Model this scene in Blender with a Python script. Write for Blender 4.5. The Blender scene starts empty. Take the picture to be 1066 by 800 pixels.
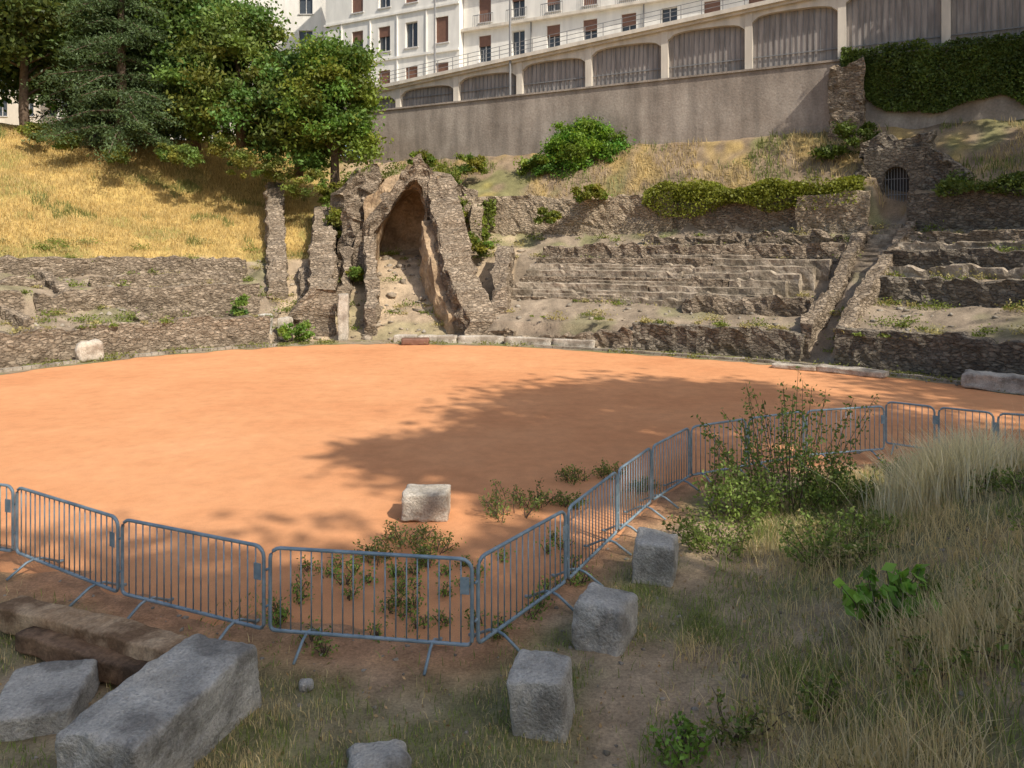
import bpy, bmesh, math, random
import numpy as np
from mathutils import Vector, Matrix
random.seed(4); RNG=np.random.default_rng(7)
S=bpy.context.scene
S.view_settings.view_transform='Standard'; S.view_settings.look='None'; S.view_settings.exposure=0

# ---------------------------------------------------------------- noise
def _h(i,j,k):
    n=(i.astype(np.int64)*374761393+j.astype(np.int64)*668265263+k.astype(np.int64)*2147483647)&0xffffffff
    n=((n^(n>>13))*1274126177)&0xffffffff
    return ((n^(n>>16))&0xffff)/65535.0
def vn(p,sc=1.0):
    p=np.asarray(p,float)*sc
    i=np.floor(p).astype(np.int64); f=p-i; f=f*f*(3-2*f)
    x,y,z=i[...,0],i[...,1],i[...,2]; a,b,c=f[...,0],f[...,1],f[...,2]
    r=0
    for dx in (0,1):
        for dy in (0,1):
            for dz in (0,1):
                w=(a if dx else 1-a)*(b if dy else 1-b)*(c if dz else 1-c)
                r=r+w*_h(x+dx,y+dy,z+dz)
    return r*2-1
def vn2(x,y,sc): 
    x=np.asarray(x,float); return vn(np.stack([x,np.asarray(y,float)+0*x,0*x+.37],-1),sc)
def sm(x): x=np.clip(x,0,1); return x*x*(3-2*x)

# ---------------------------------------------------------------- mesh helpers
def mk(name,verts,faces,mat=None,parent=None,smooth=False,col=None):
    me=bpy.data.meshes.new(name)
    verts=np.asarray(verts,np.float32).reshape(-1,3)
    if isinstance(faces,np.ndarray):
        n,k=faces.shape
        me.vertices.add(len(verts)); me.vertices.foreach_set('co',verts.ravel())
        me.loops.add(n*k); me.loops.foreach_set('vertex_index',faces.ravel().astype(np.int32))
        me.polygons.add(n); me.polygons.foreach_set('loop_start',np.arange(0,n*k,k,dtype=np.int32))
        me.update(calc_edges=True); me.validate()
    else:
        me.from_pydata(verts.tolist(),[],faces); me.update()
    if smooth: me.polygons.foreach_set('use_smooth',[True]*len(me.polygons))
    if col is not None:
        a=me.color_attributes.new('Col','FLOAT_COLOR','POINT')
        c=np.ones((len(verts),4),np.float32); c[:,:3]=col
        a.data.foreach_set('color',c.ravel())
    if mat: me.materials.append(mat)
    o=bpy.data.objects.new(name,me); S.collection.objects.link(o)
    if parent: o.parent=parent
    return o
def empty(name):
    o=bpy.data.objects.new(name,None); S.collection.objects.link(o); return o
class Acc:
    def __init__(s): s.v=[]; s.f=[]
    def box(s,x0,x1,y0,y1,z0,z1,M=None):
        s.hexa([(x0,y0,z0),(x1,y0,z0),(x1,y1,z0),(x0,y1,z0),(x0,y0,z1),(x1,y0,z1),(x1,y1,z1),(x0,y1,z1)],M)
    def hexa(s,pts,M=None):
        b=len(s.v)
        for p in pts:
            p=Vector(p); p=M@p if M else p; s.v.append(tuple(p))
        s.f+=[[b,b+3,b+2,b+1],[b+4,b+5,b+6,b+7],[b,b+1,b+5,b+4],[b+1,b+2,b+6,b+5],[b+2,b+3,b+7,b+6],[b+3,b,b+4,b+7]]
    def tube(s,pts,r,n=6,closed=False,r2=None):
        pts=[Vector(p) for p in pts]; m=len(pts); b=len(s.v)
        for i,p in enumerate(pts):
            if closed: d=pts[(i+1)%m]-pts[i-1]
            else: d=pts[min(i+1,m-1)]-pts[max(i-1,0)]
            d.normalize()
            up=Vector((0,0,1)) if abs(d.z)<.9 else Vector((1,0,0))
            a=d.cross(up).normalized(); c=a.cross(d)
            rr=r if r2 is None else r+(r2-r)*i/(m-1)
            for k in range(n):
                t=2*math.pi*k/n; s.v.append(tuple(p+(a*math.cos(t)+c*math.sin(t))*rr))
        for i in range(m if closed else m-1):
            for k in range(n):
                i2=(i+1)%m
                s.f.append([b+i*n+k,b+i*n+(k+1)%n,b+i2*n+(k+1)%n,b+i2*n+k])
        if not closed:
            s.f.append([b+k for k in range(n)][::-1]); s.f.append([b+(m-1)*n+k for k in range(n)])
    def obj(s,name,mat,parent=None,smooth=False): return mk(name,s.v,s.f,mat,parent,smooth)

# ---------------------------------------------------------------- materials
def newmat(name):
    m=bpy.data.materials.new(name); m.use_nodes=True; nt=m.node_tree
    return m,nt,nt.nodes['Principled BSDF']
def N(nt,t,**k):
    n=nt.nodes.new(t)
    for a,b in k.items():
        if a in n.inputs: n.inputs[a].default_value=b
        else: setattr(n,a,b)
    return n
def ramp(nt,fac,stops):
    r=nt.nodes.new('ShaderNodeValToRGB'); e=r.color_ramp.elements
    while len(e)<len(stops): e.new(.5)
    for x,(p,c) in zip(e,stops):
        x.position=p; x.color=(*c,1) if len(c)==3 else c
    nt.links.new(fac,r.inputs[0]); return r.outputs[0]
def g(v): return (v,v,v)
def mixc(nt,a,b,f,mode='MIX'):
    m=nt.nodes.new('ShaderNodeMix'); m.data_type='RGBA'; m.blend_type=mode
    for inp,val in ((m.inputs[6],a),(m.inputs[7],b),(m.inputs[0],f)):
        if hasattr(val,'links'): nt.links.new(val,inp)
        elif isinstance(val,tuple): inp.default_value=(*val,1)
        else: inp.default_value=val
    return m.outputs[2]
def coord(nt,scale=(1,1,1)):
    tc=nt.nodes.new('ShaderNodeTexCoord'); mp=nt.nodes.new('ShaderNodeMapping')
    mp.inputs['Scale'].default_value=scale; nt.links.new(tc.outputs['Object'],mp.inputs[0]); return mp.outputs[0]
def noise(nt,co,sc,det=5,rough=.6):
    n=N(nt,'ShaderNodeTexNoise',Scale=sc,Detail=det,Roughness=rough); nt.links.new(co,n.inputs['Vector']); return n.outputs['Fac']
def bump(nt,b,h,st=.5,dist=.05,prev=None):
    n=N(nt,'ShaderNodeBump',Strength=st,Distance=dist); nt.links.new(h,n.inputs['Height'])
    if prev: nt.links.new(prev,n.inputs['Normal'])
    nt.links.new(n.outputs[0],b.inputs['Normal']); return n.outputs[0]
def rough_mat(name,c1,c2,sc=3,rough=.9,bs=.5,bd=.03,c3=None,sc2=.5,fine=30):
    m,nt,b=newmat(name); co=coord(nt)
    a=noise(nt,co,sc); f=noise(nt,co,fine,3)
    c=ramp(nt,a,[(.35,c1),(.65,c2)])
    if c3: c=mixc(nt,c,c3,ramp(nt,noise(nt,co,sc2,5),[(.45,g(0)),(.62,g(1))]))
    c=mixc(nt,c,ramp(nt,f,[(.3,g(.62)),(.7,g(1.2))]),.8,'MULTIPLY')
    nt.links.new(c,b.inputs['Base Color']); b.inputs['Roughness'].default_value=rough
    b.inputs['Specular IOR Level'].default_value=.2
    p=bump(nt,b,a,bs*.6,bd*2); bump(nt,b,f,bs,bd,p)
    return m
def masonry(name,ca,cb,mort,scale=3.6,stain=(.16,.13,.10),zs=2.2):
    m,nt,b=newmat(name); co=coord(nt,(1,1,zs))
    n=N(nt,'ShaderNodeTexNoise',Scale=2.0,Detail=4.0); nt.links.new(co,n.inputs['Vector'])
    ad=nt.nodes.new('ShaderNodeVectorMath'); ad.operation='MULTIPLY_ADD'
    nt.links.new(n.outputs['Color'],ad.inputs[0]); ad.inputs[1].default_value=(.28,.28,.28); nt.links.new(co,ad.inputs[2])
    v=N(nt,'ShaderNodeTexVoronoi',Scale=scale); nt.links.new(ad.outputs[0],v.inputs['Vector'])
    e=N(nt,'ShaderNodeTexVoronoi',Scale=scale,feature='DISTANCE_TO_EDGE'); nt.links.new(ad.outputs[0],e.inputs['Vector'])
    sep=nt.nodes.new('ShaderNodeSeparateColor'); nt.links.new(v.outputs['Color'],sep.inputs[0])
    c=ramp(nt,sep.outputs[0],[(0,ca),(.5,tuple((x+y)/2 for x,y in zip(ca,cb))),(1,cb)])
    patch=ramp(nt,noise(nt,coord(nt),.9,4),[(.40,g(.35)),(.55,g(1))])
    edge=ramp(nt,e.outputs['Distance'],[(.02,g(1)),(.11,g(0))])
    em=mixc(nt,edge,patch,1.0,'MULTIPLY'); c=mixc(nt,c,mort,em)
    st=noise(nt,coord(nt),.6,6,.7); c=mixc(nt,c,stain,ramp(nt,st,[(.48,g(0)),(.72,g(.7))]))
    f=noise(nt,co,9,5,.7); c=mixc(nt,c,ramp(nt,f,[(.3,g(.55)),(.7,g(1.3))]),.8,'MULTIPLY')
    nt.links.new(c,b.inputs['Base Color']); b.inputs['Roughness'].default_value=.93; b.inputs['Specular IOR Level'].default_value=.15
    p=bump(nt,b,ramp(nt,e.outputs['Distance'],[(0,g(0)),(.2,g(1))]),.9,.09); bump(nt,b,f,.9,.09,p)
    return m
def attr_mat(name,rough=.9,fine=20,bs=.5,bd=.03,lo=.65,hi=1.25,mid=1.2):
    m,nt,b=newmat(name); a=N(nt,'ShaderNodeAttribute',attribute_name='Col'); co=coord(nt)
    f=noise(nt,co,fine,4,.7); h=noise(nt,co,mid,6,.65)
    c=mixc(nt,a.outputs['Color'],ramp(nt,f,[(.3,g(lo)),(.7,g(hi))]),1.0,'MULTIPLY')
    c=mixc(nt,c,ramp(nt,h,[(.35,g(.62)),(.65,g(1.25))]),.85,'MULTIPLY')
    nt.links.new(c,b.inputs['Base Color']); b.inputs['Roughness'].default_value=rough; b.inputs['Specular IOR Level'].default_value=.15
    p=bump(nt,b,h,bs,bd*4); bump(nt,b,f,bs,bd,p); return m
def leaf_mat(name,trans=.3):
    m,nt,b=newmat(name); a=N(nt,'ShaderNodeAttribute',attribute_name='Col')
    nt.links.new(a.outputs['Color'],b.inputs['Base Color']); b.inputs['Roughness'].default_value=.55; b.inputs['Specular IOR Level'].default_value=.3
    t=nt.nodes.new('ShaderNodeBsdfTranslucent'); nt.links.new(mixc(nt,a.outputs['Color'],(1.6,1.6,.8),.7,'MULTIPLY'),t.inputs[0])
    mx=nt.nodes.new('ShaderNodeMixShader'); mx.inputs[0].default_value=trans
    nt.links.new(b.outputs[0],mx.inputs[1]); nt.links.new(t.outputs[0],mx.inputs[2])
    nt.links.new(mx.outputs[0],nt.nodes['Material Output'].inputs[0]); return m
M_leaf=leaf_mat('leaf'); M_grass=leaf_mat('grass_blade',.25)
M_hill=attr_mat('hill_soil'); M_fore=attr_mat('foreground_soil',fine=35,mid=2.5)
M_bark=rough_mat('bark',(.10,.07,.05),(.19,.14,.10),6)
M_wall=masonry('ruin_masonry',(.26,.20,.14),(.52,.42,.31),(.30,.24,.175))
M_wall2=masonry('pale_masonry',(.42,.33,.22),(.62,.50,.36),(.44,.36,.26),3.4,(.34,.25,.17))
M_walld=masonry('dark_masonry',(.17,.145,.115),(.38,.325,.25),(.2,.17,.13),3.6)
M_step=rough_mat('step_stone',(.28,.225,.165),(.54,.455,.35),3.2,c3=(.2,.165,.12),sc2=1.1,bs=.8,bd=.05,fine=12)
M_kerb=rough_mat('kerb_stone_grey',(.3,.26,.2),(.45,.4,.33),3.2,c3=(.2,.17,.13),sc2=.9)
M_plaster=rough_mat('vault_mortar',(.42,.30,.18),(.54,.40,.26),1.5,c3=(.26,.18,.11),sc2=.7,fine=7,bs=.8,bd=.08)
M_lime=rough_mat('limestone',(.50,.465,.40),(.74,.70,.61),5,bs=1.0,bd=.03,c3=(.30,.28,.24),sc2=2.5,fine=38)
M_pale=rough_mat('pale_stone',(.5,.44,.35),(.64,.58,.49),5,bs=.8,c3=(.34,.29,.23),sc2=2)
M_wood=rough_mat('weathered_wood',(.42,.27,.15),(.62,.45,.28),3,c3=(.22,.135,.075),sc2=2.2)
M_wood2=rough_mat('dark_wood',(.20,.12,.07),(.33,.21,.125),4,c3=(.10,.065,.04),sc2=2.2)
def concrete():
    m,nt,b=newmat('cement_render'); co=coord(nt); cs=coord(nt,(1,1,.18))
    c=ramp(nt,noise(nt,co,.35,6),[(.35,(.29,.24,.195)),(.65,(.43,.37,.31))])
    c=mixc(nt,c,ramp(nt,noise(nt,cs,1.2,5),[(.35,g(.6)),(.6,g(1.1))]),.7,'MULTIPLY')
    c=mixc(nt,c,ramp(nt,noise(nt,co,9,4),[(.3,g(.75)),(.7,g(1.15))]),.8,'MULTIPLY')
    nt.links.new(c,b.inputs['Base Color']); b.inputs['Roughness'].default_value=.95
    bump(nt,b,noise(nt,co,7,4),.4,.05); return m
M_conc=concrete()
def white(name,c,dirt=.8):
    m,nt,b=newmat(name); cs=coord(nt,(1,1,.2)); co=coord(nt)
    k=mixc(nt,c,ramp(nt,noise(nt,cs,1.5,5),[(.35,g(dirt)),(.62,g(1.0))]),.8,'MULTIPLY')
    k=mixc(nt,k,ramp(nt,noise(nt,co,.5,4),[(.3,g(.9)),(.7,g(1.0))]),.8,'MULTIPLY')
    nt.links.new(k,b.inputs['Base Color']); b.inputs['Roughness'].default_value=.8; return m
M_white=white('white_render',(.88,.85,.78)); M_cream=white('cream_render',(.76,.69,.58),.68)
def flat(name,c,r=.6,metal=0,sp=.5):
    m,nt,b=newmat(name); co=coord(nt)
    k=mixc(nt,c,ramp(nt,noise(nt,co,4,4),[(.3,g(.75)),(.7,g(1.15))]),.8,'MULTIPLY')
    nt.links.new(k,b.inputs['Base Color']); b.inputs['Roughness'].default_value=r; b.inputs['Metallic'].default_value=metal; b.inputs['Specular IOR Level'].default_value=sp
    return m
M_glass=flat('dark_glass',(.06,.07,.08),.12); M_shut=flat('brown_shutter',(.20,.10,.065),.6); M_frame=flat('white_frame',(.6,.58,.55),.5)
M_recess_shade=flat('recess_shade',(.035,.03,.03),.6); M_rail=flat('rail_metal',(.22,.22,.22),.5)
def net():
    m,nt,b=newmat('arcade_mesh'); co=coord(nt,(1,1,.12))
    c=ramp(nt,noise(nt,co,3.5,4),[(.35,(.22,.195,.175)),(.65,(.40,.355,.32))])
    nt.links.new(c,b.inputs['Base Color']); b.inputs['Roughness'].default_value=.75; return m
M_net=net()
def galv():
    m,nt,b=newmat('galvanised_steel'); co=coord(nt)
    c=ramp(nt,noise(nt,co,6,5),[(.35,(.20,.28,.33)),(.6,(.31,.40,.45)),(.75,(.42,.48,.51))])
    c=mixc(nt,c,(.22,.12,.06),ramp(nt,noise(nt,co,9,5),[(.66,g(0)),(.74,g(.7))]))
    nt.links.new(c,b.inputs['Base Color']); b.inputs['Roughness'].default_value=.5; b.inputs['Metallic'].default_value=.2; return m
M_galv=galv()
def clay():
    m,nt,b=newmat('arena_clay'); co=coord(nt)
    c=ramp(nt,noise(nt,co,.22,6,.65),[(.3,(.64,.285,.13)),(.5,(.715,.34,.16)),(.7,(.77,.385,.19))])
    c=mixc(nt,c,ramp(nt,noise(nt,co,2.2,6,.7),[(.3,g(.84)),(.7,g(1.06))]),.9,'MULTIPLY')
    f=noise(nt,co,60,3); c=mixc(nt,c,ramp(nt,f,[(.3,g(.82)),(.7,g(1.12))]),.8,'MULTIPLY')
    nt.links.new(c,b.inputs['Base Color']); b.inputs['Roughness'].default_value=.95; b.inputs['Specular IOR Level'].default_value=.1
    p=bump(nt,b,noise(nt,co,3,5),.3,.06); bump(nt,b,f,.4,.01,p); return m
M_clay=clay()
M_soil=rough_mat('soil',(.26,.20,.13),(.38,.31,.21),1.5,c3=(.22,.22,.09),sc2=.6)

# ---------------------------------------------------------------- arena edge curve
K=np.array([(-22.5,3),(-24,10),(-22.6,20.5),(-19.1,27.6),(-15.9,32),(-10.8,35.6),(-6.4,36.6),(0,35.6),(7,32.1),(11.9,28.8),(16.4,23.65),(19,17),(20,9),(19,2)],float)
def C(t):
    t=np.asarray(t,float)+1; i=np.clip(np.floor(t).astype(int),1,len(K)-3); f=(t-i)[...,None]
    p0,p1,p2,p3=K[i-1],K[i],K[i+1],K[i+2]
    return .5*((2*p1)+(-p0+p2)*f+(2*p0-5*p1+4*p2-p3)*f*f+(-p0+3*p1-3*p2+p3)*f**3)
def nrm(t):
    d=C(np.asarray(t)+.15)-C(np.asarray(t)-.15); d/=np.linalg.norm(d,axis=-1,keepdims=True)
    return np.stack([-d[...,1],d[...,0]],-1)
def pos(t,r): return C(t)+nrm(t)*np.asarray(r,float)[...,None]
O=np.array([-11.1,58.0]); D=np.array([.8915,-.4534]); NB=np.array([.4534,.8915])
MS=Matrix(((D[0],NB[0],0,O[0]),(D[1],NB[1],0,O[1]),(0,0,1,0),(0,0,0,1)))
R0=[0,.3,.55,3,3.4,4,4.4,5.5,6,6.4,7.2,7.6,8,9.8,10.3]
PA=[0,0,1.2,1.75,2.55,2.6,2.7,2.85,2.9,3.1,3.3,4.0,4.2,5.1,5.35]
PA2=[0,0,.7,.95,2.5,2.6,2.65,2.75,2.8,2.9,3.1,4.0,4.2,5.1,5.35]
PC=[0,.02,.05,1.3,1.6,2.0,2.3,2.9,3.2,3.4,3.7,3.9,4.0,4.6,5.2]
PD=[0,0,1.0,1.85,1.7,1.85,2.0,2.5,3.0,3.6,4.25,4.3,4.5,5.5,7.5]
PS=[.58*x for x in R0]
PF=[0,0,1.25,2.1,2.2,2.25,3.15,3.4,3.45,4.2,4.35,4.4,4.5,5.4,6.9]
KT=[0,3.0,3.1,3.86,3.96,5.76,5.88,7.9,7.95,8.05,8.1,12]
KP=[PA,PA,PA2,PA2,PC,PC,PD,PD,PS,PS,PF,PF]
def hz(t,r):
    t=np.asarray(t,float); r=np.asarray(r,float)
    te=t+.05*np.clip(r,0,12)*np.exp(-((t-5.6)/.7)**2)
    zs=np.stack([np.interp(r,R0,P) for P in KP]); 
    idx=np.clip(np.searchsorted(KT,te)-1,0,len(KT)-2)
    kt=np.array(KT); w=np.clip((te-kt[idx])/(kt[idx+1]-kt[idx]),0,1)
    zi=np.take_along_axis(zs,idx[None],0)[0]; zj=np.take_along_axis(zs,(idx+1)[None],0)[0]
    z=zi*(1-w)+zj*w
    p=pos(t,r); q=p-O; L=q@D; dl=q@NB
    grass=np.minimum(5.35+(r-10.3)*.5,12.8+.02*r)
    far=np.clip(-dl-.6,0.0,None); fr=np.clip((r-10.3)/np.maximum((r-10.3)+far,.01),0,1)
    ruin=z+(11.4-z)*fr
    wl=sm((L+9)/8)
    up=grass*(1-wl)+ruin*wl
    z=np.where(r>10.3,up,z)
    x,y=p[...,0],p[...,1]
    z=z+(vn2(x,y,.5)*.18+vn2(x,y,1.7)*.09+vn2(x,y,4)*.035)*np.clip((r-.6)/2,0,1)
    return z
_ts=np.linspace(0,11,1500); _cs=C(_ts)
def hxy(x,y):
    x=np.atleast_1d(np.asarray(x,float)); y=np.atleast_1d(np.asarray(y,float))
    d=np.hypot(x[:,None]-_cs[:,0],y[:,None]-_cs[:,1]); i=d.argmin(1); return hz(_ts[i],d[np.arange(len(x)),i])
T=np.linspace(.0,11.0,700); Rr=np.concatenate([np.array([0,.3,.42,.55]),np.arange(.8,14,.2),np.arange(14,32,.6),np.arange(32,95,4.)])
TT,RR=np.meshgrid(T,Rr,indexing='ij'); P=pos(TT,RR); Z=hz(TT,RR)
V=np.concatenate([P,Z[...,None]],-1)
nT,nR=TT.shape; ii=np.arange(nT*nR).reshape(nT,nR)
F=np.stack([ii[:-1,:-1],ii[1:,:-1],ii[1:,1:],ii[:-1,1:]],-1).reshape(-1,4)
x,y=V[...,0],V[...,1]
dirt=np.array([.32,.255,.185]); dirt2=np.array([.48,.37,.25]); gold=np.array([.48,.34,.12]); green=np.array([.16,.19,.055]); brown=np.array([.29,.215,.14])
n1=vn2(x,y,.35)*.6+vn2(x,y,1.1)*.4; n2=vn2(x+50,y,.6)*.6+vn2(x,y+30,2.)*.4; n3=vn2(x+9,y+4,.8)*.5+vn2(x,y+3,3.)*.5
col=np.where(((TT>4.0)&(TT<5.8))[...,None],dirt2,dirt)*(1+.3*n3)[...,None]
gm=sm((RR-7.5)/.6)*(1-sm((TT-4.35)/.3)); col=col*(1-gm[...,None])+gold*gm[...,None]
bm=sm((RR-10.2)/.4)*sm((TT-4.6)/.5); col=col*(1-bm[...,None])+(brown+(gold-brown)*(sm(n2*2-.1)*.7)[...,None])*bm[...,None]
gg=sm((n1-.12)*3.5)*np.where(RR>7.6,.55,.35); col=col*(1-gg[...,None])+green*gg[...,None]
mk('hillside_terrain',V.reshape(-1,3),F,M_hill,smooth=True,col=col.reshape(-1,3))
mk('ground',[(-600,-600,-.3),(600,-600,-.3),(600,900,-.3),(-600,900,-.3)],[[0,1,2,3]],M_soil)
mk('arena_floor',[(-45,-15,0),(40,-15,0),(40,45,0),(-45,45,0)],[[0,1,2,3]],M_clay)
tb=np.linspace(0,11,400); nb=vn2(tb,tb*0,9)*.3
a=pos(tb,-1.25+nb); b=pos(tb,0*tb+.1); vv=[];ff=[]
for i in range(len(tb)):
    vv+= [(*a[i],.008),(*pos(tb[i],np.array(-.5)),.03),(*b[i],.05)]
    if i: 
        q=3*i; ff+=[[q-3,q,q+1,q-2],[q-2,q+1,q+2,q-1]]
mk('arena_border_soil',vv,ff,M_soil,smooth=True)

# ---------------------------------------------------------------- walls
def wall(name,path,zb,zt,th,mat,rough=.10,ragged=.25,lean=None,parent=None,step=.2):
    path=np.asarray(path,float); seg=np.r_[0,np.cumsum(np.linalg.norm(np.diff(path,axis=0),axis=1))]
    n=max(3,int(seg[-1]/step)); u=np.linspace(0,seg[-1],n)
    px=np.interp(u,seg,path[:,0]); py=np.interp(u,seg,path[:,1])
    zb=np.interp(u/seg[-1],np.linspace(0,1,len(np.atleast_1d(zb))),np.atleast_1d(zb)); zt=np.interp(u/seg[-1],np.linspace(0,1,len(np.atleast_1d(zt))),np.atleast_1d(zt))
    k=vn2(px*1.0,py,1.1)+.5*vn2(px,py,3.1); zt=zt+np.round(k*ragged/.12)*.12
    zt=np.maximum(zt,zb+.1)
    dx=np.gradient(px); dy=np.gradient(py); l=np.hypot(dx,dy); lx,ly=-dy/l,dx/l
    nz=max(3,int(np.max(zt-zb)/.22)+1); h=np.linspace(0,1,nz); rows=[]
    for side in (1,-1):
        hh=h if side==1 else h[::-1]
        for q in hh:
            z=zb+(zt-zb)*q
            off=side*th/2*(1-.08*q)
            rows.append(np.stack([px+lx*off,py+ly*off,z],-1))
        if side==1: rows.append(np.stack([px,py,zt+.04],-1))
    A=np.stack(rows,1); m=A.shape[1]
    dn=np.stack([vn(A+13,1.7)+.9*vn(A,4.1),vn(A+47,1.7)+.9*vn(A+5,4.1),.6*vn(A+91,2.1)+.45*vn(A+9,5)],-1); A=A+dn*rough
    i=np.arange(n*m).reshape(n,m); f=np.stack([i[:-1,:-1],i[:-1,1:],i[1:,1:],i[1:,:-1]],-1).reshape(-1,4).tolist()
    half=m//2
    for e in (0,n-1):
        for j in range(half):
            q=[i[e,j],i[e,j+1],i[e,m-2-j],i[e,m-1-j]]
            q=[int(x) for x in (q if e else q[::-1])]
            q=list(dict.fromkeys(q))
            if len(q)>2: f.append(q)
    return mk(name,A.reshape(-1,3),f,mat,parent)
def arc(t0,t1,r,n=40): 
    t=np.linspace(t0,t1,n); return pos(t,np.full(n,r))
wall('podium_wall',arc(.2,3.86,.3,80),-.1,1.35,.62,M_wall,.09,.14)
wall('podium_wall',arc(6.75,7.9,.3),-.1,[1.25,1.15],.62,M_walld,.10,.16)
wall('podium_wall',arc(5.9,6.75,.3),-.1,[.5,.45,.75,.95],.8,M_wall,.16,.3)
wall('podium_wall',arc(8.1,10.8,.3,80),-.1,1.45,.62,M_walld,.08,.1)
wall('terrace_wall',arc(.4,2.35,3.2),.8,[2.7,2.75],.5,M_wall,.1,.18)
wall('terrace_wall',arc(2.45,3.05,3.2),.8,[2.5,2.7],.5,M_wall,.1,.22)
wall('terrace_wall',arc(3.05,3.86,3.2),.5,[2.7,2.8],.6,M_wall,.09,.12)
wall('terrace_wall',arc(.4,3.87,7.4,80),2.8,4.1,.5,M_wall,.1,.14)
wall('terrace_wall',arc(.4,2.6,5.1,60),2.2,[3.1,3.15],.4,M_wall,.11,.2)
wall('terrace_wall',arc(2.9,3.8,5.2,30),2.2,[3.2,3.3],.4,M_wall,.11,.16)
for t0,r0,r1 in ((2.62,3.3,7.2),(3.02,.6,3.2),(2.2,.6,3.0)):
    r=np.linspace(r0,r1,12); p=pos(t0+.01*r,r); z=hz(t0+.01*r,r); wall('low_ruined_wall',p,z-.5,z+.38,.45,M_wall,.12,.15)
NS=7
for i in range(NS):
    t0=5.84+.015*i; t1=7.80-.07*(NS-1-i); tm=6.5+.17*((i*3)%5)
    wall('terrace_step',arc(t0,tm,3.25+.5*i,50),1.3+.25*i,2.1+.33*i,.5,M_step if i%3 else M_wall,.06,.08,step=.18)
    wall('terrace_step',arc(tm+.01,t1,3.25+.5*i,50),1.3+.25*i,2.06+.33*i,.5,M_step,.06,.09,step=.18)
for i,(ta,tb_) in enumerate(((6.0,6.5),(6.25,6.9),(6.1,7.0),(6.6,7.3))):
    wall('terrace_step',arc(ta,tb_,3.52+.5*(i*2),30),1.6+.5*i,2.26+.66*i,.22,M_step,.05,.07,step=.18)
wall('terrace_wall',arc(6.95,7.83,2.8,30),1.0,[2.2,2.4],.45,M_wall,.11,.16)
wall('terrace_wall',arc(5.95,7.86,6.95,60),3.5,[4.75,4.8],.5,M_wall,.11,.18)
wall('terrace_wall',arc(6.5,7.8,8.5,60),4.0,[5.3,5.4],.45,M_wall,.13,.28)
wall('tall_terrace_wall',arc(5.38,6.62,10.1,60),4.0,[7.9,7.9,7.6,7.9],.6,M_wall2,.09,.14)
wall('tall_terrace_wall',arc(6.62,7.5,10.15,40),4.8,[7.2,7.5],.6,M_wall,.12,.2)
wall('tall_terrace_wall',arc(7.5,7.9,9.7,40),4.4,[7.3,7.4],.6,M_wall2,.09,.12)
for r,z0,z1,m_,th in ((4.2,1.8,3.35,M_walld,.5),(5.3,2.8,3.75,M_step,.35),(6.2,3.0,4.45,M_walld,.5),(7.3,3.8,4.8,M_step,.35),(8.4,4.0,5.3,M_wall,.45),(10.1,5.0,7.2,M_walld,.6)):
    wall('terrace_wall',arc(8.1,10.8,r,70),z0,z1,th,m_,.09,.14)
def follow(name,p,dz,th,mat,rough=.1,rag=.15,dzb=-.6):
    n=len(p); z=hxy(p[:,0],p[:,1])
    z=np.convolve(np.pad(z,3,mode='edge'),np.ones(7)/7,'valid')
    dzv=np.interp(np.linspace(0,1,n),np.linspace(0,1,len(np.atleast_1d(dz))),np.atleast_1d(dz))
    return wall(name,p,z+dzb,z+dzv,th,mat,rough,rag)
def radial(name,t,r0,r1,dz,th,mat,n=24):
    r=np.linspace(r0,r1,n); follow(name,pos(np.full(n,t),r),dz,th,mat,.12,.2)
def line(a,b,n=26): return np.array(a)+(np.array(b)-np.array(a))*np.linspace(0,1,n)[:,None]
radial('stair_side_wall',7.9,.4,9.6,[.9,.7,.9,.5],.5,M_wall)
radial('stair_side_wall',8.12,.4,9.6,[.5,.8,.5,.7],.5,M_wall)
follow('buttress_wall',line((-12.35,38.9),(-15.9,49.5)),[.9,.9,1.2,1.3,1.7,1.9],1.05,M_wall,.14,.32)
follow('buttress_wall',line((-9.55,37.0),(-12.0,47.5)),[2.2,2.3,2.0,1.8,1.7,1.6],1.35,M_wall,.17,.4)
follow('ruined_wall',line((-11.4,36.9),(-9.9,37.2),8),[.7,1.6,2.1],.8,M_wall,.17,.35)
follow('ruined_wall',line((-11.0,39.4),(-11.6,41.6),8),[.6,.9,.5],.7,M_wall,.17,.3)
follow('ruined_wall',line((-8.9,39.0),(-9.3,42.0),8),[.5,1.1,1.8],.6,M_wall,.17,.3)
st=Acc()
for i in range(24):
    r0=.4+i*.4; z=.1+i*.245
    p=[pos(np.array(tt),np.array(rr)) for tt,rr in ((7.93,r0),(8.07,r0),(8.07,r0+.46),(7.93,r0+.46))]
    st.hexa([(*p[0],z-.7),(*p[1],z-.7),(*p[2],z-.7),(*p[3],z-.7),(*p[0],z),(*p[1],z+.02),(*p[2],z),(*p[3],z)])
st.obj('stone_staircase',M_step)

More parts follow.
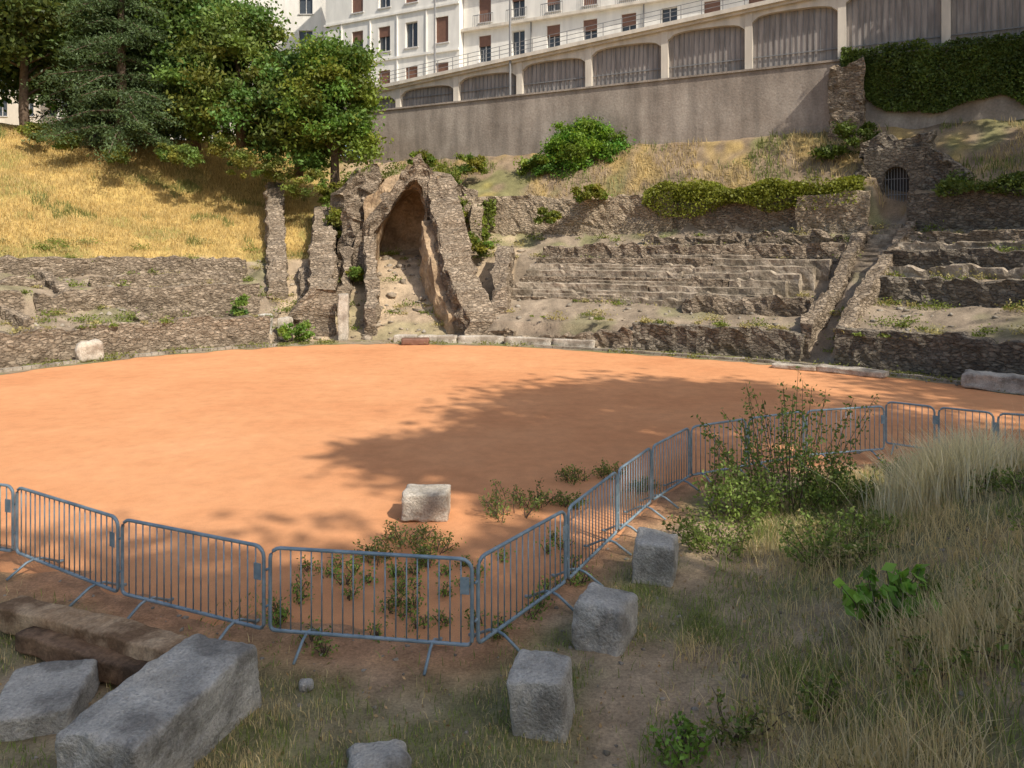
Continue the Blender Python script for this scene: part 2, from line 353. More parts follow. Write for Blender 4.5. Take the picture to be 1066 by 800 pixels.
# central ruins : broken vault, highest on its right, over a ramp between two ragged walls
vault=empty('ruined_vaulted_passage')
def arch_block(name,x0,x1,prof,yf,yb,zbase,ztop,mat,parent,seed=0,skew=0.0,rough=.13):
    cols=[]; eps=.004; xa,xb=prof[0][0],prof[0][-1]
    for x in np.linspace(x0,xa-eps,6): cols.append((x,zbase))
    for x in np.linspace(xa+eps,xb-eps,22): cols.append((x,float(np.interp(x,prof[0],prof[1]))))
    for x in np.linspace(xb+eps,x1,6): cols.append((x,zbase))
    m=14; V=[]; F=[]
    for x,zl in cols:
        zt=float(np.interp(x,ztop[0],ztop[1]))+.35*float(vn2(np.array(x),np.array(seed+.5),2.6)); zt=max(zt,zl+.25)
        for side,y in ((0,yf),(1,yb)):
            hs=np.linspace(0,1,m) if side==0 else np.linspace(1,0,m)
            for h in hs:
                z=zl+(zt-zl)*h; k=np.array([x+skew*(y-yf),y+.06*(z-4),z])
                k=k+rough*np.array([float(vn(k+3,1.6))+.6*float(vn(k+2,4)),float(vn(k+8,1.6))+.8*float(vn(k,4)),.8*float(vn(k+5,1.6))+.5*float(vn(k+6,4))])
                V.append(tuple(k))
    w=2*m
    for i in range(len(cols)-1):
        for j in range(w):
            j2=(j+1)%w; F.append([i*w+j,(i+1)*w+j,(i+1)*w+j2,i*w+j2])
    F.append(list(range(w))[::-1]); F.append([(len(cols)-1)*w+j for j in range(w)])
    return mk(name,V,F,mat,parent)
prof=([-7.95,-7.8,-7.4,-6.9,-6.4,-5.9,-5.4,-5.0,-4.75],[4.9,5.6,6.3,7.0,7.7,8.3,8.55,8.0,6.6])
arch_block('arch_front',-8.9,-3.9,prof,41.9,42.7,2.0,([-8.9,-8.2,-7.6,-6.8,-6.0,-5.4,-4.8,-3.9],[5.6,6.2,7.0,8.1,9.2,9.9,9.4,7.8]),M_wall,vault,1,-.08,.19)
p2=([-7.85,-7.6,-7.1,-6.5,-5.9,-5.4,-4.95],[4.8,6.0,7.0,7.8,8.2,8.0,6.6])
arch_block('vault_barrel',-8.6,-4.2,p2,42.75,46.4,2.0,([-8.6,-7,-6,-4.2],[7.6,8.8,9.5,9.0]),M_plaster,vault,3,-.10,.14)
wall('passage_end_wall',[(-8.8,46.8),(-4.6,46.8)],2,9.2,.5,M_plaster,.15,.15,parent=vault)
wall('right_wall',[(-1.5,36.4),(-2.2,37.9),(-2.95,39.5),(-3.6,41.2),(-4.3,43.4)],[-.2,.5,1.5,2,2.5],[1.0,2.7,4.4,6.9,9.0],1.7,M_wall,.21,.45,parent=vault)
wall('inner_mortar',[(-2.8,37.4),(-3.7,39.0),(-4.2,40.4),(-4.75,41.8)],[-.2,.5,1.5,2],[1.2,2.5,4.2,6.2],.8,M_plaster,.11,.3,parent=vault)
wall('side_wall',[(-7.1,37.3),(-7.5,39.8),(-8.1,42.0)],[-.2,1,2],[1.3,3.1,5.0],.6,M_wall,.15,.34,parent=vault)
wall('back_wall',[(-10.6,44.8),(-9.4,45.6),(-8.4,46.0)],[3,3.5],[8.2,9.6,9.9],1.7,M_wall,.24,.45,parent=vault)
wall('left_pier',[(-9.8,43.6),(-8.9,43.2)],[2.5,2.5],[6.4,7.4],1.3,M_wall,.2,.35,parent=vault)
wall('ruined_wall',[(-.6,37.3),(-.5,39.5),(-.4,42)],[-.1,1.5,2.5],[1.9,4.2,4.9],.9,M_wall,.18,.35)
wall('ruined_wall',[(-3.5,47.5),(-2.2,47.6)],[4.5,4.5],[8.6,8.2],.9,M_wall,.15,.3)
wall('ruined_wall',[(-2.2,44.8),(-2.0,47)],[4,5],[7.0,7.8],.7,M_wall2,.1,.2)
wall('ruined_wall',[(-1.4,36.4),(.2,36.0)],[-.1,-.1],[.5,.7],.9,M_wall,.15,.25)
wall('ruined_wall',[(.3,36.6),(1.6,37.4)],[-.1,.3],[1.0,1.5],.8,M_wall,.15,.25)

def block(name,cx,cy,z0,sx,sy,sz,rz=0,mat=M_lime,rd=.04,ns=.02,tilt=(0,0),parent=None,cuts=14):
    bm=bmesh.new(); bmesh.ops.create_cube(bm,size=2); bmesh.ops.subdivide_edges(bm,edges=bm.edges[:],cuts=cuts,use_grid_fill=True)
    s=np.array([sx,sy,sz])/2; pts=np.array([v.co for v in bm.verts])*s
    inn=s-rd; q=np.clip(pts,-inn,inn); d=pts-q; l=np.linalg.norm(d,axis=1,keepdims=True)
    pts=np.where(l>1e-6,q+d/np.maximum(l,1e-6)*np.minimum(l,rd),pts)
    w=pts+np.array([cx,cy,z0])
    pts=pts+np.stack([vn(w+3,3)+.5*vn(w,9)+.3*vn(w,20),vn(w+9,3)+.5*vn(w+2,9)+.3*vn(w+4,20),vn(w+17,3)+.5*vn(w+4,9)+.3*vn(w+8,20)],-1)*ns
    for v,p in zip(bm.verts,pts): v.co=p
    me=bpy.data.meshes.new(name); bm.to_mesh(me); bm.free(); me.materials.append(mat)
    for p in me.polygons: p.use_smooth=True
    o=bpy.data.objects.new(name,me); S.collection.objects.link(o)
    o.location=(cx,cy,z0+sz/2); o.rotation_euler=(tilt[0],tilt[1],rz); 
    if parent:o.parent=parent
    return o
block('standing_stone',-8.35,36.6,0,.5,.4,2.35,.1,M_pale,.06,.03)
block('standing_stone',-12.0,35.9,.1,.7,.5,1.3,.2,M_lime,.06,.03)
block('standing_stone',-11.1,36.2,.1,.6,.5,1.1,-.1,M_pale,.08,.04)
for (x,y,l,rz) in ((-3.6,35.9,1.9,-.05),(-1.5,35.7,2.2,-.1),(.8,35.0,2.3,-.3),(2.9,34.2,2.0,-.4),(-5.2,36.1,1.1,0)):
    block('kerb_stone',x,y,-.05,l,.55,.42,rz,M_pale,.05,.03)
block('stone_slab',-4.6,35.3,.0,1.3,.7,.3,.1,M_shut,.05,.02)
block('stone_slab',12.2,26.6,.0,2.4,.7,.22,-.75,M_pale,.05,.03)
block('stone_slab',10.6,27.7,.0,1.6,.5,.18,-.6,M_pale,.05,.03)
block('stone_slab',15.4,23.2,.0,2.2,.6,.55,-.8,M_lime,.1,.05)
block('fallen_stone',-16.9,29.6,0,1.0,.5,.85,.9,M_pale,.2,.04)
def kerb(t0,t1,st_):
    A=Acc()
    for t in np.arange(t0,t1,st_):
        p=[pos(np.array(a),np.array(b)) for a,b in ((t,-.95),(t+st_*.93,-.95),(t+st_*.93,-.7),(t,-.7))]
        z=.10+random.random()*.04; A.hexa([(*q,-.05) for q in p]+[(*q,z) for q in p])
    A.obj('arena_kerb',M_kerb)
kerb(1.2,3.9,.05); kerb(6.2,10.5,.06)
gate=empty('arched_gateway')
gp=pos(np.array(8.0),np.array(11.0)); gd=nrm(np.array(8.0)); 
MG=Matrix(((gd[1],gd[0],0,gp[0]),(-gd[0],gd[1],0,gp[1]),(0,0,1,6.0),(0,0,0,1)))
ga=Acc(); ga.box(-1.5,-.6,0,.9,-.8,3.6,MG); ga.box(.6,1.3,0,.9,-.8,3.6,MG)
xs=np.linspace(-.6,.6,13)
for i in range(12):
    z0=2.1+math.sqrt(max(0,.36-xs[i]**2)); z1=2.1+math.sqrt(max(0,.36-xs[i+1]**2))
    ga.hexa([(xs[i],0,z0),(xs[i+1],0,z1),(xs[i+1],.9,z1),(xs[i],.9,z0),(xs[i],0,3.6),(xs[i+1],0,3.6),(xs[i+1],.9,3.6),(xs[i],.9,3.6)],MG)
ga.obj('masonry',M_walld,gate)
gb=Acc(); gb.box(-.6,.6,.75,.8,-.6,2.75,MG); gb.obj('recess_shade_panel',M_recess_shade,gate)  # near-black panel: shade inside the gateway put into its colour
gi=Acc()
for x in np.linspace(-.55,.55,9): gi.tube([MG@Vector((x,.3,-.3)),MG@Vector((x,.3,2.1+math.sqrt(.36-x*x)))],.02,5)
for z in (.4,1.3,2.1): gi.tube([MG@Vector((-.6,.3,z)),MG@Vector((.6,.3,z))],.02,5)
gi.obj('iron_gate',M_rail,gate)
def mgp(x,y): return tuple((MG@Vector((x,y,0)))[:2])
wall('ruined_wall',[mgp(-3.4,.3),mgp(-1.4,.3)],[5,5],[7.6,8.9],.9,M_walld,.15,.3)
wall('ruined_wall',[mgp(1.2,.5),mgp(3.2,.2)],[5,5],[9.8,8.2],1.0,M_walld,.15,.3)
wall('ruined_wall',[mgp(-1.8,.6),mgp(1.6,.7)],9.3,[10.0,10.4],1.0,M_walld,.15,.3)

# ---------------------------------------------------------------- retaining wall, arcade, building
rw=Acc(); rw.box(-.6,34,-.6,0,9.5,15.3,MS); rw.obj('retaining_wall',M_conc)
cp=Acc(); cp.box(-.7,34,-.7,.0,15.3,15.42,MS); cp.obj('wall_coping',M_conc)
wall('ruined_wall',[tuple((MS@Vector((33.2,-1,0)))[:2]),tuple((MS@Vector((35.0,-.9,0)))[:2])],10,[14.6,15.2],.9,M_wall,.15,.3)
rw=Acc(); rw.box(34,52,-.55,0,9.0,15.5,MS); rw.obj('ivy_wall',M_conc)
arcade=empty('street_arcade')
def led(L): return 17.3+2.9*L/39
ac=Acc(); nt_=Acc(); bars=Acc()
for a in [-7.8+5.2*i for i in range(0,12)]:
    ac.box(a-.22,a+.22,.02,.6,15.42,led(a)-.25,MS)
    x0,x1=a+.22,a+4.98; n=14; xs=np.linspace(x0,x1,n+1)
    hh=led(a+2.6)-.75; rise_=.45
    def az(x): 
        q=abs((x-(x0+x1)/2)/((x1-x0)/2)); return hh-rise_*(1-math.sqrt(max(0,1-q**3.2)))
    for i in range(n):
        z0,z1=az(xs[i]),az(xs[i+1])
        ac.hexa([(xs[i],.08,z0),(xs[i+1],.08,z1),(xs[i+1],.55,z1),(xs[i],.55,z0),(xs[i],.08,led(xs[i])-.25),(xs[i+1],.08,led(xs[i+1])-.25),(xs[i+1],.55,led(xs[i+1])-.25),(xs[i],.55,led(xs[i])-.25)],MS)
    nt_.box(x0,x1,.42,.44,15.42,hh,MS)
    for x in np.linspace(x0,x1,16): bars.box(x-.015,x+.015,.36,.40,15.42,hh-.05,MS)
    bars.box(x0,x1,.31,.35,16.27,16.33,MS)
ac.obj('arches',M_cream,arcade); nt_.obj('mesh_screens',M_net,arcade); bars.obj('screen_bars',M_rail,arcade)
lg=Acc()
def slope_box(A,a,b,y0,y1,dz0,dz1):
    A.hexa([(a,y0,led(a)+dz0),(b,y0,led(b)+dz0),(b,y1,led(b)+dz0),(a,y1,led(a)+dz0),(a,y0,led(a)+dz1),(b,y0,led(b)+dz1),(b,y1,led(b)+dz1),(a,y1,led(a)+dz1)],MS)
slope_box(lg,-9,55,-.35,3.99,-.25,0); slope_box(lg,-9,55,-.15,.05,-.42,-.252)
lg.obj('street_ledge',M_cream,arcade)
rl=Acc()
for a in np.arange(-8,54,1.3): rl.tube([MS@Vector((a,-.1,led(a))),MS@Vector((a,-.1,led(a)+.95))],.03,5)
for h in (.35,.65,.95): rl.tube([MS@Vector((-8,-.1,led(-8)+h)),MS@Vector((54,-.1,led(54)+h))],.022,5)
rl.obj('ledge_railing',M_rail,arcade)
def facade(par,a0,a1,y,z0,z1,cols,rows,w,h,depth,mat,shut=.45,M=MS,seed=1):
    rnd=random.Random(seed)
    A=Acc(); G=Acc(); Sh=Acc(); Fr=Acc(); cols=sorted(c for c in cols if c-w/2>a0 and c+w/2<a1); rows=[r for r in rows if r+h<z1]
    x=a0
    for c in cols:
        A.box(x,c-w/2,y,y+.35,z0,z1,M); x=c+w/2; z=z0
        for r in rows:
            A.box(c-w/2,c+w/2,y,y+.35,z,r,M); z=r+h
            G.box(c-w/2,c+w/2,y+.28,y+.3,r,r+h,M)
            Fr.box(c-.03,c+.03,y+.2,y+.27,r+.05,r+h-.05,M); Fr.box(c-w/2,c+w/2,y+.2,y+.27,r,r+.05,M); Fr.box(c-w/2,c+w/2,y+.2,y+.27,r+h-.05,r+h,M)
            Fr.box(c-w/2-.1,c+w/2+.1,y-.1,y-.003,r-.1,r-.01,M)
            k=rnd.random()
            if k<shut: Sh.box(c-w/2+.01,c+w/2-.01,y+.12,y+.18,r+.01+(h*rnd.choice([0,.25,.45,.6])),r+h-.01,M)
        A.box(c-w/2,c+w/2,y,y+.35,z,z1,M)
    A.box(x,a1,y,y+.35,z0,z1,M)
    A.box(a0,a1,y+.36,y+depth,z0,z1,M)
    A.obj('walls',mat,par); G.obj('glass',M_glass,par); Fr.obj('window_frames',M_frame,par)
    if Sh.v: Sh.obj('shutters',M_shut,par)
b1=empty('white_apartment_building')
facade(b1,-8,5.7,4,15.5,38,[-4.5,-1.66,1.1,4.07],[17.7,21.4,25.1,28.8],1.2,2.1,14,M_white,.8,seed=3)
tr=Acc()
for z in (20.6,24.3,28): tr.box(-8.1,5.7,3.85,3.997,z,z+.18,MS)
for x in (-6.2,-3.1,-.3,2.6): tr.box(x-.05,x+.05,3.9,3.996,15.5,20.59,MS); tr.box(x-.05,x+.05,3.9,3.996,20.79,24.29,MS)
tr.obj('string_courses',M_white,b1)
b2=empty('white_terrace_building')
facade(b2,5.75,60,4.6,15.5,36,[7.7+2.96*i for i in range(18)],[19.55,22.7,25.8],1.1,2.1,14,M_white,.6,seed=8)
tr=Acc()
for z in (22.1,25.2): tr.box(5.75,60,4.2,4.597,z,z+.22,MS)
tr.obj('cornices',M_cream,b2)
br=Acc()
for i in range(0,18,1):
    c=7.7+2.96*i
    for x in np.arange(c-.9,c+.95,.15): br.box(x-.012,x+.012,4.25,4.27,22.32,23.2,MS)
    br.box(c-.9,c+.9,4.24,4.28,23.2,23.25,MS)
    if i%3==1: br.box(c+1.1,c+1.16,4.45,4.58,17,22.1,MS)
br.obj('balcony_rails',M_rail,b2)
I4=Matrix.Identity(4)
b3=empty('distant_apartment_block')
facade(b3,-29,-19.6,76,8,44,[-21.2],[22,25.5,29],1.4,1.8,10,M_white,.2,M=I4)
b4=empty('distant_office_building')
facade(b4,-48,-29.1,78,8,44,[-47+1.7*i for i in range(11)],[16,19.5,23,26.5,30,33.5,37],1.3,2.4,10,M_white,.0,M=I4)
b5=empty('distant_apartment_block')
facade(b5,-90,-49,84,8,40,[-88+3*i for i in range(13)],[13,16.5,20,23.5,27,30.5],1.3,1.9,10,M_cream,.5,M=I4)
for L,y in ((12.4,-.2),(5.0,1.5)):
    A=Acc(); A.tube([MS@Vector((L,y,15.4)),MS@Vector((L,y,24.0)),MS@Vector((L,y,25.2))],.09,8,r2=.05); A.tube([MS@Vector((L,y,25.1)),MS@Vector((L-.6,y-1.2,25.6))],.04,6)
    A.box(L-.85,L-.5,y-1.7,y-1.1,25.5,25.65,MS); A.obj('street_lamp',M_rail)

# ---------------------------------------------------------------- foliage
def leaf_mesh(name,P,size,cols,parent=None,aspect=.55,mat=M_leaf):
    n=len(P); a=RNG.normal(size=(n,3)); a/=np.linalg.norm(a,axis=1,keepdims=True)
    b=RNG.normal(size=(n,3)); b-=a*(a*b).sum(1,keepdims=True); b/=np.linalg.norm(b,axis=1,keepdims=True)
    s=(size*RNG.uniform(.6,1.3,n))[:,None]
    V=np.stack([P-a*s,P+b*s*aspect,P+a*s,P-b*s*aspect],1).reshape(-1,3)
    return mk(name,V,np.arange(4*n).reshape(n,4),mat,parent,col=np.repeat(cols,4,0))
def sph(n): 
    v=RNG.normal(size=(n,3)); return v/np.linalg.norm(v,axis=1,keepdims=True)
def crown(center,rad,nl,nper,base,var=.35,lr=.27,flat=1.0,hollow=.35):
    center=np.array(center,float); rad=np.array(rad,float)
    d=sph(nl); d[:,2]=np.where(d[:,2]<-.75,-d[:,2],d[:,2])
    lc=center+d*rad*(RNG.uniform(hollow,1,nl)**.5)[:,None]*RNG.uniform(.72,1.04,(nl,1))
    Ps=[];Cs=[]
    for c in lc:
        r=rad.mean()*lr*RNG.uniform(.5,1.35); k=int(nper*RNG.uniform(.6,1.3))
        p=sph(k)*(RNG.uniform(.15,1,k)**.45)[:,None]*r*np.array([1.1,1.1,.7*flat]); p*= (1+.42*RNG.normal(size=(k,1)))
        Ps.append(c+p); t=RNG.uniform(1-var,1+var)
        hue=RNG.uniform(-.25,.35)
        cc=np.array(base)*t*np.array([1+hue,1,1-.3*hue]); Cs.append(cc*RNG.uniform(.75,1.25,(k,1)))
    return np.concatenate(Ps),np.concatenate(Cs),lc
def tree(name,x,y,z0,center,rad,nl,nper,base,leaf=.2,tr=.35,**k):
    e=empty(name); P,Cc,lc=crown(center,rad,nl,nper,base,**k)
    leaf_mesh('crown',P,leaf,Cc,e)
    A=Acc(); c=Vector(center); f=Vector((x,y,z0-.4)); top=Vector((c.x,c.y,c.z+rad[2]*.5))
    pts=[f.lerp(top,i/6)+Vector((random.uniform(-.12,.12),random.uniform(-.12,.12),0))*(i>0) for i in range(7)]
    A.tube(pts,tr,9,r2=tr*.25)
    for q in lc[::max(1,len(lc)//26)]:
        q=Vector(q); h=f.lerp(top,min(.9,max(.25,(q.z-f.z)/(top.z-f.z)-.12))); m=h.lerp(q,.5)+Vector((0,0,.3))
        A.tube([h,m,q],tr*.3,5,r2=.03)
    A.obj('trunk_and_limbs',M_bark,e,True); return e
G1=(.095,.15,.033); G2=(.13,.19,.04); G3=(.07,.11,.033); G4=(.28,.28,.05)
tree('broadleaf_tree',-32.5,49.5,12.3,(-33,50,20.5),(6,5,7.2),110,360,(.08,.125,.033),.19)
tree('broadleaf_tree',-42,50,12,(-42,51,20),(6,5,8),70,330,G1,.26)
tree('broadleaf_tree',-18.5,50.5,12,(-18.6,49.8,15.6),(4.6,3.6,5.6),135,370,G2,.15,lr=.22,hollow=.5)
tree('broadleaf_tree',-22.2,52,12,(-22.2,52,18.5),(3.6,3.4,6.5),80,350,G1,.18)
tree('broadleaf_tree',-11.7,48.5,8.2,(-11.5,47.6,13.2),(2.8,2.6,5.3),115,390,(.14,.215,.035),.14,lr=.27)
tree('broadleaf_tree',-14.6,50.5,10,(-14.4,49.6,13.2),(2.8,2.6,4.8),60,380,G1,.16,lr=.3)
tree('broadleaf_tree',-26.5,61,13,(-26.5,61,21),(4,4,5.5),70,330,G4,.24)
tree('broadleaf_tree',-37,62,13,(-37,62,22),(6,5,9),80,330,G1,.28)
tree('broadleaf_tree',-29,58,13,(-29,58,17),(6,4,6),90,300,G3,.28)
def cedar(cx,cy,zb,R0_,nL,colr):
    e=empty('cedar_tree'); Ps=[];Cs=[];A=Acc(); A.tube([(cx,cy,zb-1),(cx-.1,cy,zb+6),(cx,cy,zb+nL*1.15+1)],.42,9,r2=.08)
    for L in range(nL):
        z=zb+L*1.15; R=R0_*(1-L/(nL+1.5))+.5
        for k in range(9):
            an=random.random()*6.28; r=R*random.uniform(.5,1.1); tip=Vector((cx+math.cos(an)*r,cy+math.sin(an)*r*.9,z-.3*r*random.uniform(.3,1.2)))
            base=Vector((cx,cy,z+.3)); A.tube([base,base.lerp(tip,.5)+Vector((0,0,.3)),tip],.09,5,r2=.02)
            for s in np.linspace(.25,1,6):
                n=90; c=base.lerp(tip,s)+Vector((0,0,.3*math.sin(math.pi*s)))
                p=RNG.normal(size=(n,3))*np.array([.46,.46,.13]); p[:,2]-=.35*np.abs(p[:,0])
                Ps.append(p+np.array(c)); t=random.uniform(.7,1.35); Cs.append(np.tile(np.array(colr)*t,(n,1))*RNG.uniform(.7,1.3,(n,1)))
    A.obj('trunk_and_limbs',M_bark,e,True); leaf_mesh('needles',np.concatenate(Ps),.11,np.concatenate(Cs),e,.35)
cedar(-25.8,49,12.4,5.6,14,(.085,.13,.05)); cedar(-29.5,54,13,4.6,15,(.06,.095,.04))
def shrub(name,center,rad,nl,nper,base,leaf,**k):
    P,Cc,_=crown(center,rad,nl,nper,base,**k); return leaf_mesh(name,P,leaf,Cc)
for x,y,z,r in ((-30.5,47,12,1.0),(-28,46.5,11.4,.9),(-20.3,46,10.2,1.1),(-22,47,10.6,.8),(-24.5,45.8,10.4,.8),(-16.8,46.5,9.8,1.1),(-15.0,47.2,9.6,1.3),(-12.6,46.3,8.6,1.4),(-18.6,47.5,10.8,1.4),(-35,48,12.5,1.0)):
    shrub('bush',(x,y,z),(r,r,r*.85),18,130,(.16,.20,.04),.09)
shrub('bush',(4.6,48.3,10.9),(3.1,1.8,2.1),95,280,(.13,.25,.03),.10,lr=.22)
shrub('bush',(1.9,48.2,9.9),(1.8,1.2,1.0),30,220,(.14,.22,.03),.10)
for x,y,z,rx,rz in ((-4.6,47.5,9.5,1.6,1.1),(-2.6,48.5,9.9,1.3,1.0),(-5.8,48.5,10.4,1.3,.7),(-3.2,44.2,5.2,1.0,.6),(-2.0,43.0,4.7,1.1,.5),(-10.6,44.4,5.6,.9,1.6),(-10.9,47.0,7.8,1.6,1.6),(-3.2,46.6,6.6,.5,1.8),(4.5,43.6,7.9,1.1,.6),(2.1,43.8,6.5,.7,.6),(-8.6,41,3.2,.4,.4),(-1.9,45.4,5.6,.5,1.4)):
    shrub('bush',(x,y,z),(rx,.9,rz),18,170,(.16,.20,.03),.09)
def ivy(name,fn,n,size,base):
    P=fn(n); n=len(P); k=vn(P,.9)*.5+vn(P,2.5)*.5; c=np.array(base)*(1+.5*k)[:,None]*RNG.uniform(.7,1.3,(n,1))
    return leaf_mesh(name,P,size,c)
def hedge(t0,t1,r,z,dz,w,hang):
    def fn(n):
        t=RNG.uniform(t0,t1,n); rr=r+RNG.normal(size=n)*w; p=pos(t,rr); top=dz*(.6+.7*vn2(p[:,0],p[:,1],.8))
        front=rr<r-.2
        zz=z+np.where(front,RNG.uniform(-hang,1,n)*np.maximum(top,.12),RNG.uniform(-.2,1,n)*np.maximum(top,.08)); return np.stack([p[:,0],p[:,1],zz],-1)
    return fn
ivy('ivy_hedge',hedge(6.45,7.86,10.0,7.5,.85,.4,1.1),20000,.085,(.20,.22,.03))
ivy('ivy_hedge',hedge(8.25,10.0,10.1,7.3,1.0,.45,.7),18000,.09,(.11,.15,.03))
ivy('ivy_hedge',hedge(5.45,5.6,10.0,7.0,1.0,.3,1.5),2500,.10,(.15,.19,.03))
def ivywall(n):
    L=RNG.uniform(33.8,52,n); q=RNG.uniform(0,1,n)
    bot=12.2-1.0*vn2(L,L*0,.7)+np.clip(36-L,0,3)*.7; z=bot+(15.9+.25*vn2(L,L*0,1.3)-bot)*q; bul=.25+.25*vn(np.stack([L,z,0*z],-1),.8)
    yy=-.6-RNG.uniform(0,1,n)*bul-.1; yy=np.where(z>15.4,RNG.uniform(-.9,.3,n),yy)
    return np.stack([O[0]+D[0]*L+NB[0]*yy,O[1]+D[1]*L+NB[1]*yy,z],-1)
ivy('ivy_cover',ivywall,40000,.10,(.10,.145,.03))
def ivy2(n):
    P,_,_=crown((18.2,40.0,10.4),(1.9,1.0,1.4),14,n//8,(1,1,1)); return P[RNG.permutation(len(P))[:n]]
ivy('ivy_cover',ivy2,3500,.10,(.10,.14,.025))
def archivy(n):
    P=np.stack([RNG.uniform(-10.6,-3.2,n),RNG.uniform(43.5,47,n),0*RNG.random(n)],-1); P[:,2]=9.2+.5*vn2(P[:,0],P[:,1],1.1)+RNG.random(n)*.4; return P[vn2(P[:,0],P[:,1],1.6)>.1]
ivy('ivy_cover',archivy,3500,.08,(.16,.19,.035))
Ps=[];Cs=[]
for i in range(380):
    t=RNG.uniform(2,9.6); r=RNG.choice([.3,.6,1.5,2.9,3.4,5.1,7.1,7.7,8.8,9.3])+RNG.normal()*.2; 
    p=pos(np.array(t),np.array(r)); z=float(hz(np.array([t]),np.array([r]))[0]); s=RNG.uniform(.08,.34); n=int(160*s/.3)
    if r<.7: z=1.25; s*=.6
    if t>3.9 and t<6 and r<1: continue
    q=RNG.normal(size=(n,3))*s*np.array([1,1,.5]); q[:,2]=abs(q[:,2]); Ps.append(q+np.array([*p,z+.03])); b=np.array([.17,.21,.04]) if RNG.random()<.6 else np.array([.38,.33,.14])
    Cs.append(b*RNG.uniform(.6,1.4,(n,1)))
for i in range(90):
    t=RNG.uniform(1.5,10); p=pos(np.array(t),np.array(-.6+RNG.normal()*.25)); s=RNG.uniform(.06,.2); n=60
    q=RNG.normal(size=(n,3))*s*np.array([1.6,1.6,.4]); q[:,2]=abs(q[:,2]); Ps.append(q+np.array([*p,.05])); Cs.append(np.array([.2,.21,.06])*RNG.uniform(.6,1.4,(n,1)))
leaf_mesh('ruin_weeds',np.concatenate(Ps),.05,np.concatenate(Cs))
shrub('bush',(-10.4,35.6,.5),(.9,.6,.6),14,130,(.17,.26,.04),.08)
shrub('bush',(-13.2,36.6,1.6),(.7,.5,.8),10,120,(.14,.21,.04),.08)
ico=bmesh.new(); bmesh.ops.create_icosphere(ico,subdivisions=1,radius=1); iv=np.array([v.co for v in ico.verts]); jf=np.array([[v.index for v in f.verts] for f in ico.faces]); ico.free()
def rubble(name,X,Y,Zz,smin,smax,mat):
    n=len(X); s=smin+(smax-smin)*RNG.random(n)**4
    V=iv[None]*(1+.28*RNG.normal(size=(n,len(iv),1)))*s[:,None,None]*RNG.uniform(.6,1.3,(n,1,3))*np.array([1,1,.65])
    V=V+np.stack([X,Y,Zz+s*.1],-1)[:,None]
    F=(jf[None]+np.arange(n)[:,None,None]*len(iv)).reshape(-1,3); mk(name,V.reshape(-1,3),F,mat)
n=1900; t=RNG.uniform(1.5,9.8,n); r=.7+RNG.uniform(0,1,n)*9.2; ok=(np.abs(t-8)>.08)&~((t<4)&(r>7.3))&~((t>5.8)&(t<7.9)&(r>2.9)&(r<6.8)); t,r=t[ok],r[ok]; p=pos(t,r)
rubble('loose_rubble',p[:,0],p[:,1],hz(t,r),.02,.18,M_kerb)
n=420; t=RNG.uniform(3.9,5.8,n); r=RNG.uniform(.2,9,n); p=pos(t,r); rubble('loose_rubble',p[:,0],p[:,1],hz(t,r),.03,.30,M_step)
n=500; t=RNG.uniform(1.5,10,n); r=RNG.normal(size=n)*.35-.4; p=pos(t,r); rubble('gravel',p[:,0],p[:,1],0*r+.02,.02,.09,M_kerb)

# ---------------------------------------------------------------- grass blades
def blades(name,B,h,w,cols,lean=.5,mat=M_grass):
    n=len(B); an=RNG.uniform(0,6.283,n); la=RNG.uniform(0,6.283,n); l=(np.abs(RNG.normal(size=n))*lean*h)
    sx=np.stack([np.cos(an),np.sin(an),0*an],-1)*(w/2)[:,None]; ld=np.stack([np.cos(la),np.sin(la),0*la],-1)*l[:,None]
    z=np.zeros((n,3)); z[:,2]=h
    m=B+z*.55+ld*.3; t=B+z+ld
    V=np.stack([B-sx,B+sx,m+sx*.8,m-sx*.8,t],1).reshape(-1,3)
    i=np.arange(n)*5
    me=bpy.data.meshes.new(name); me.vertices.add(len(V)); me.vertices.foreach_set('co',V.astype(np.float32).ravel())
    lo=np.stack([i,i+1,i+2,i+3,i+3,i+2,i+4],-1).ravel().astype(np.int32)
    me.loops.add(len(lo)); me.loops.foreach_set('vertex_index',lo); me.polygons.add(2*n)
    ls=np.stack([np.arange(n)*7,np.arange(n)*7+4],-1).ravel().astype(np.int32); me.polygons.foreach_set('loop_start',ls); me.update(calc_edges=True)
    a=me.color_attributes.new('Col','FLOAT_COLOR','POINT'); c=np.ones((len(V),4),np.float32); c[:,:3]=np.repeat(cols,5,0); a.data.foreach_set('color',c.ravel())
    me.materials.append(mat); o=bpy.data.objects.new(name,me); S.collection.objects.link(o); return o
n=75000; t=RNG.uniform(1.5,4.35,n); r=7.7+RNG.uniform(0,1,n)**.8*18; p=pos(t,r); z=hz(t,r)
k=vn2(p[:,0],p[:,1],.5)+.5*vn2(p[:,0],p[:,1],1.6)
c=np.where((k>.6)[:,None],np.array([.22,.23,.07]),np.array([.58,.43,.18]))*RNG.uniform(.6,1.2,(n,1))
blades('dry_grass',np.stack([p[:,0],p[:,1],z-.03],-1),.12+.24*RNG.random(n)*(1+.8*k.clip(0,1)),np.full(n,.032),c)
n=32000; t=RNG.uniform(4.6,9.8,n); r=10.5+RNG.uniform(0,1,n)*11; p=pos(t,r); q=p-O; ok=(q@NB<-.8)&(vn2(p[:,0],p[:,1],.45)+.3*vn2(p[:,0],p[:,1],1.5)>-.05); t,r,p=t[ok],r[ok],p[ok]; z=hz(t,r); n=len(t)
gg=(vn2(p[:,0]+9,p[:,1],.6)>.15)[:,None]
c=np.where(gg,np.array([.2,.23,.06]),np.array([.50,.39,.2]))*RNG.uniform(.6,1.2,(n,1))
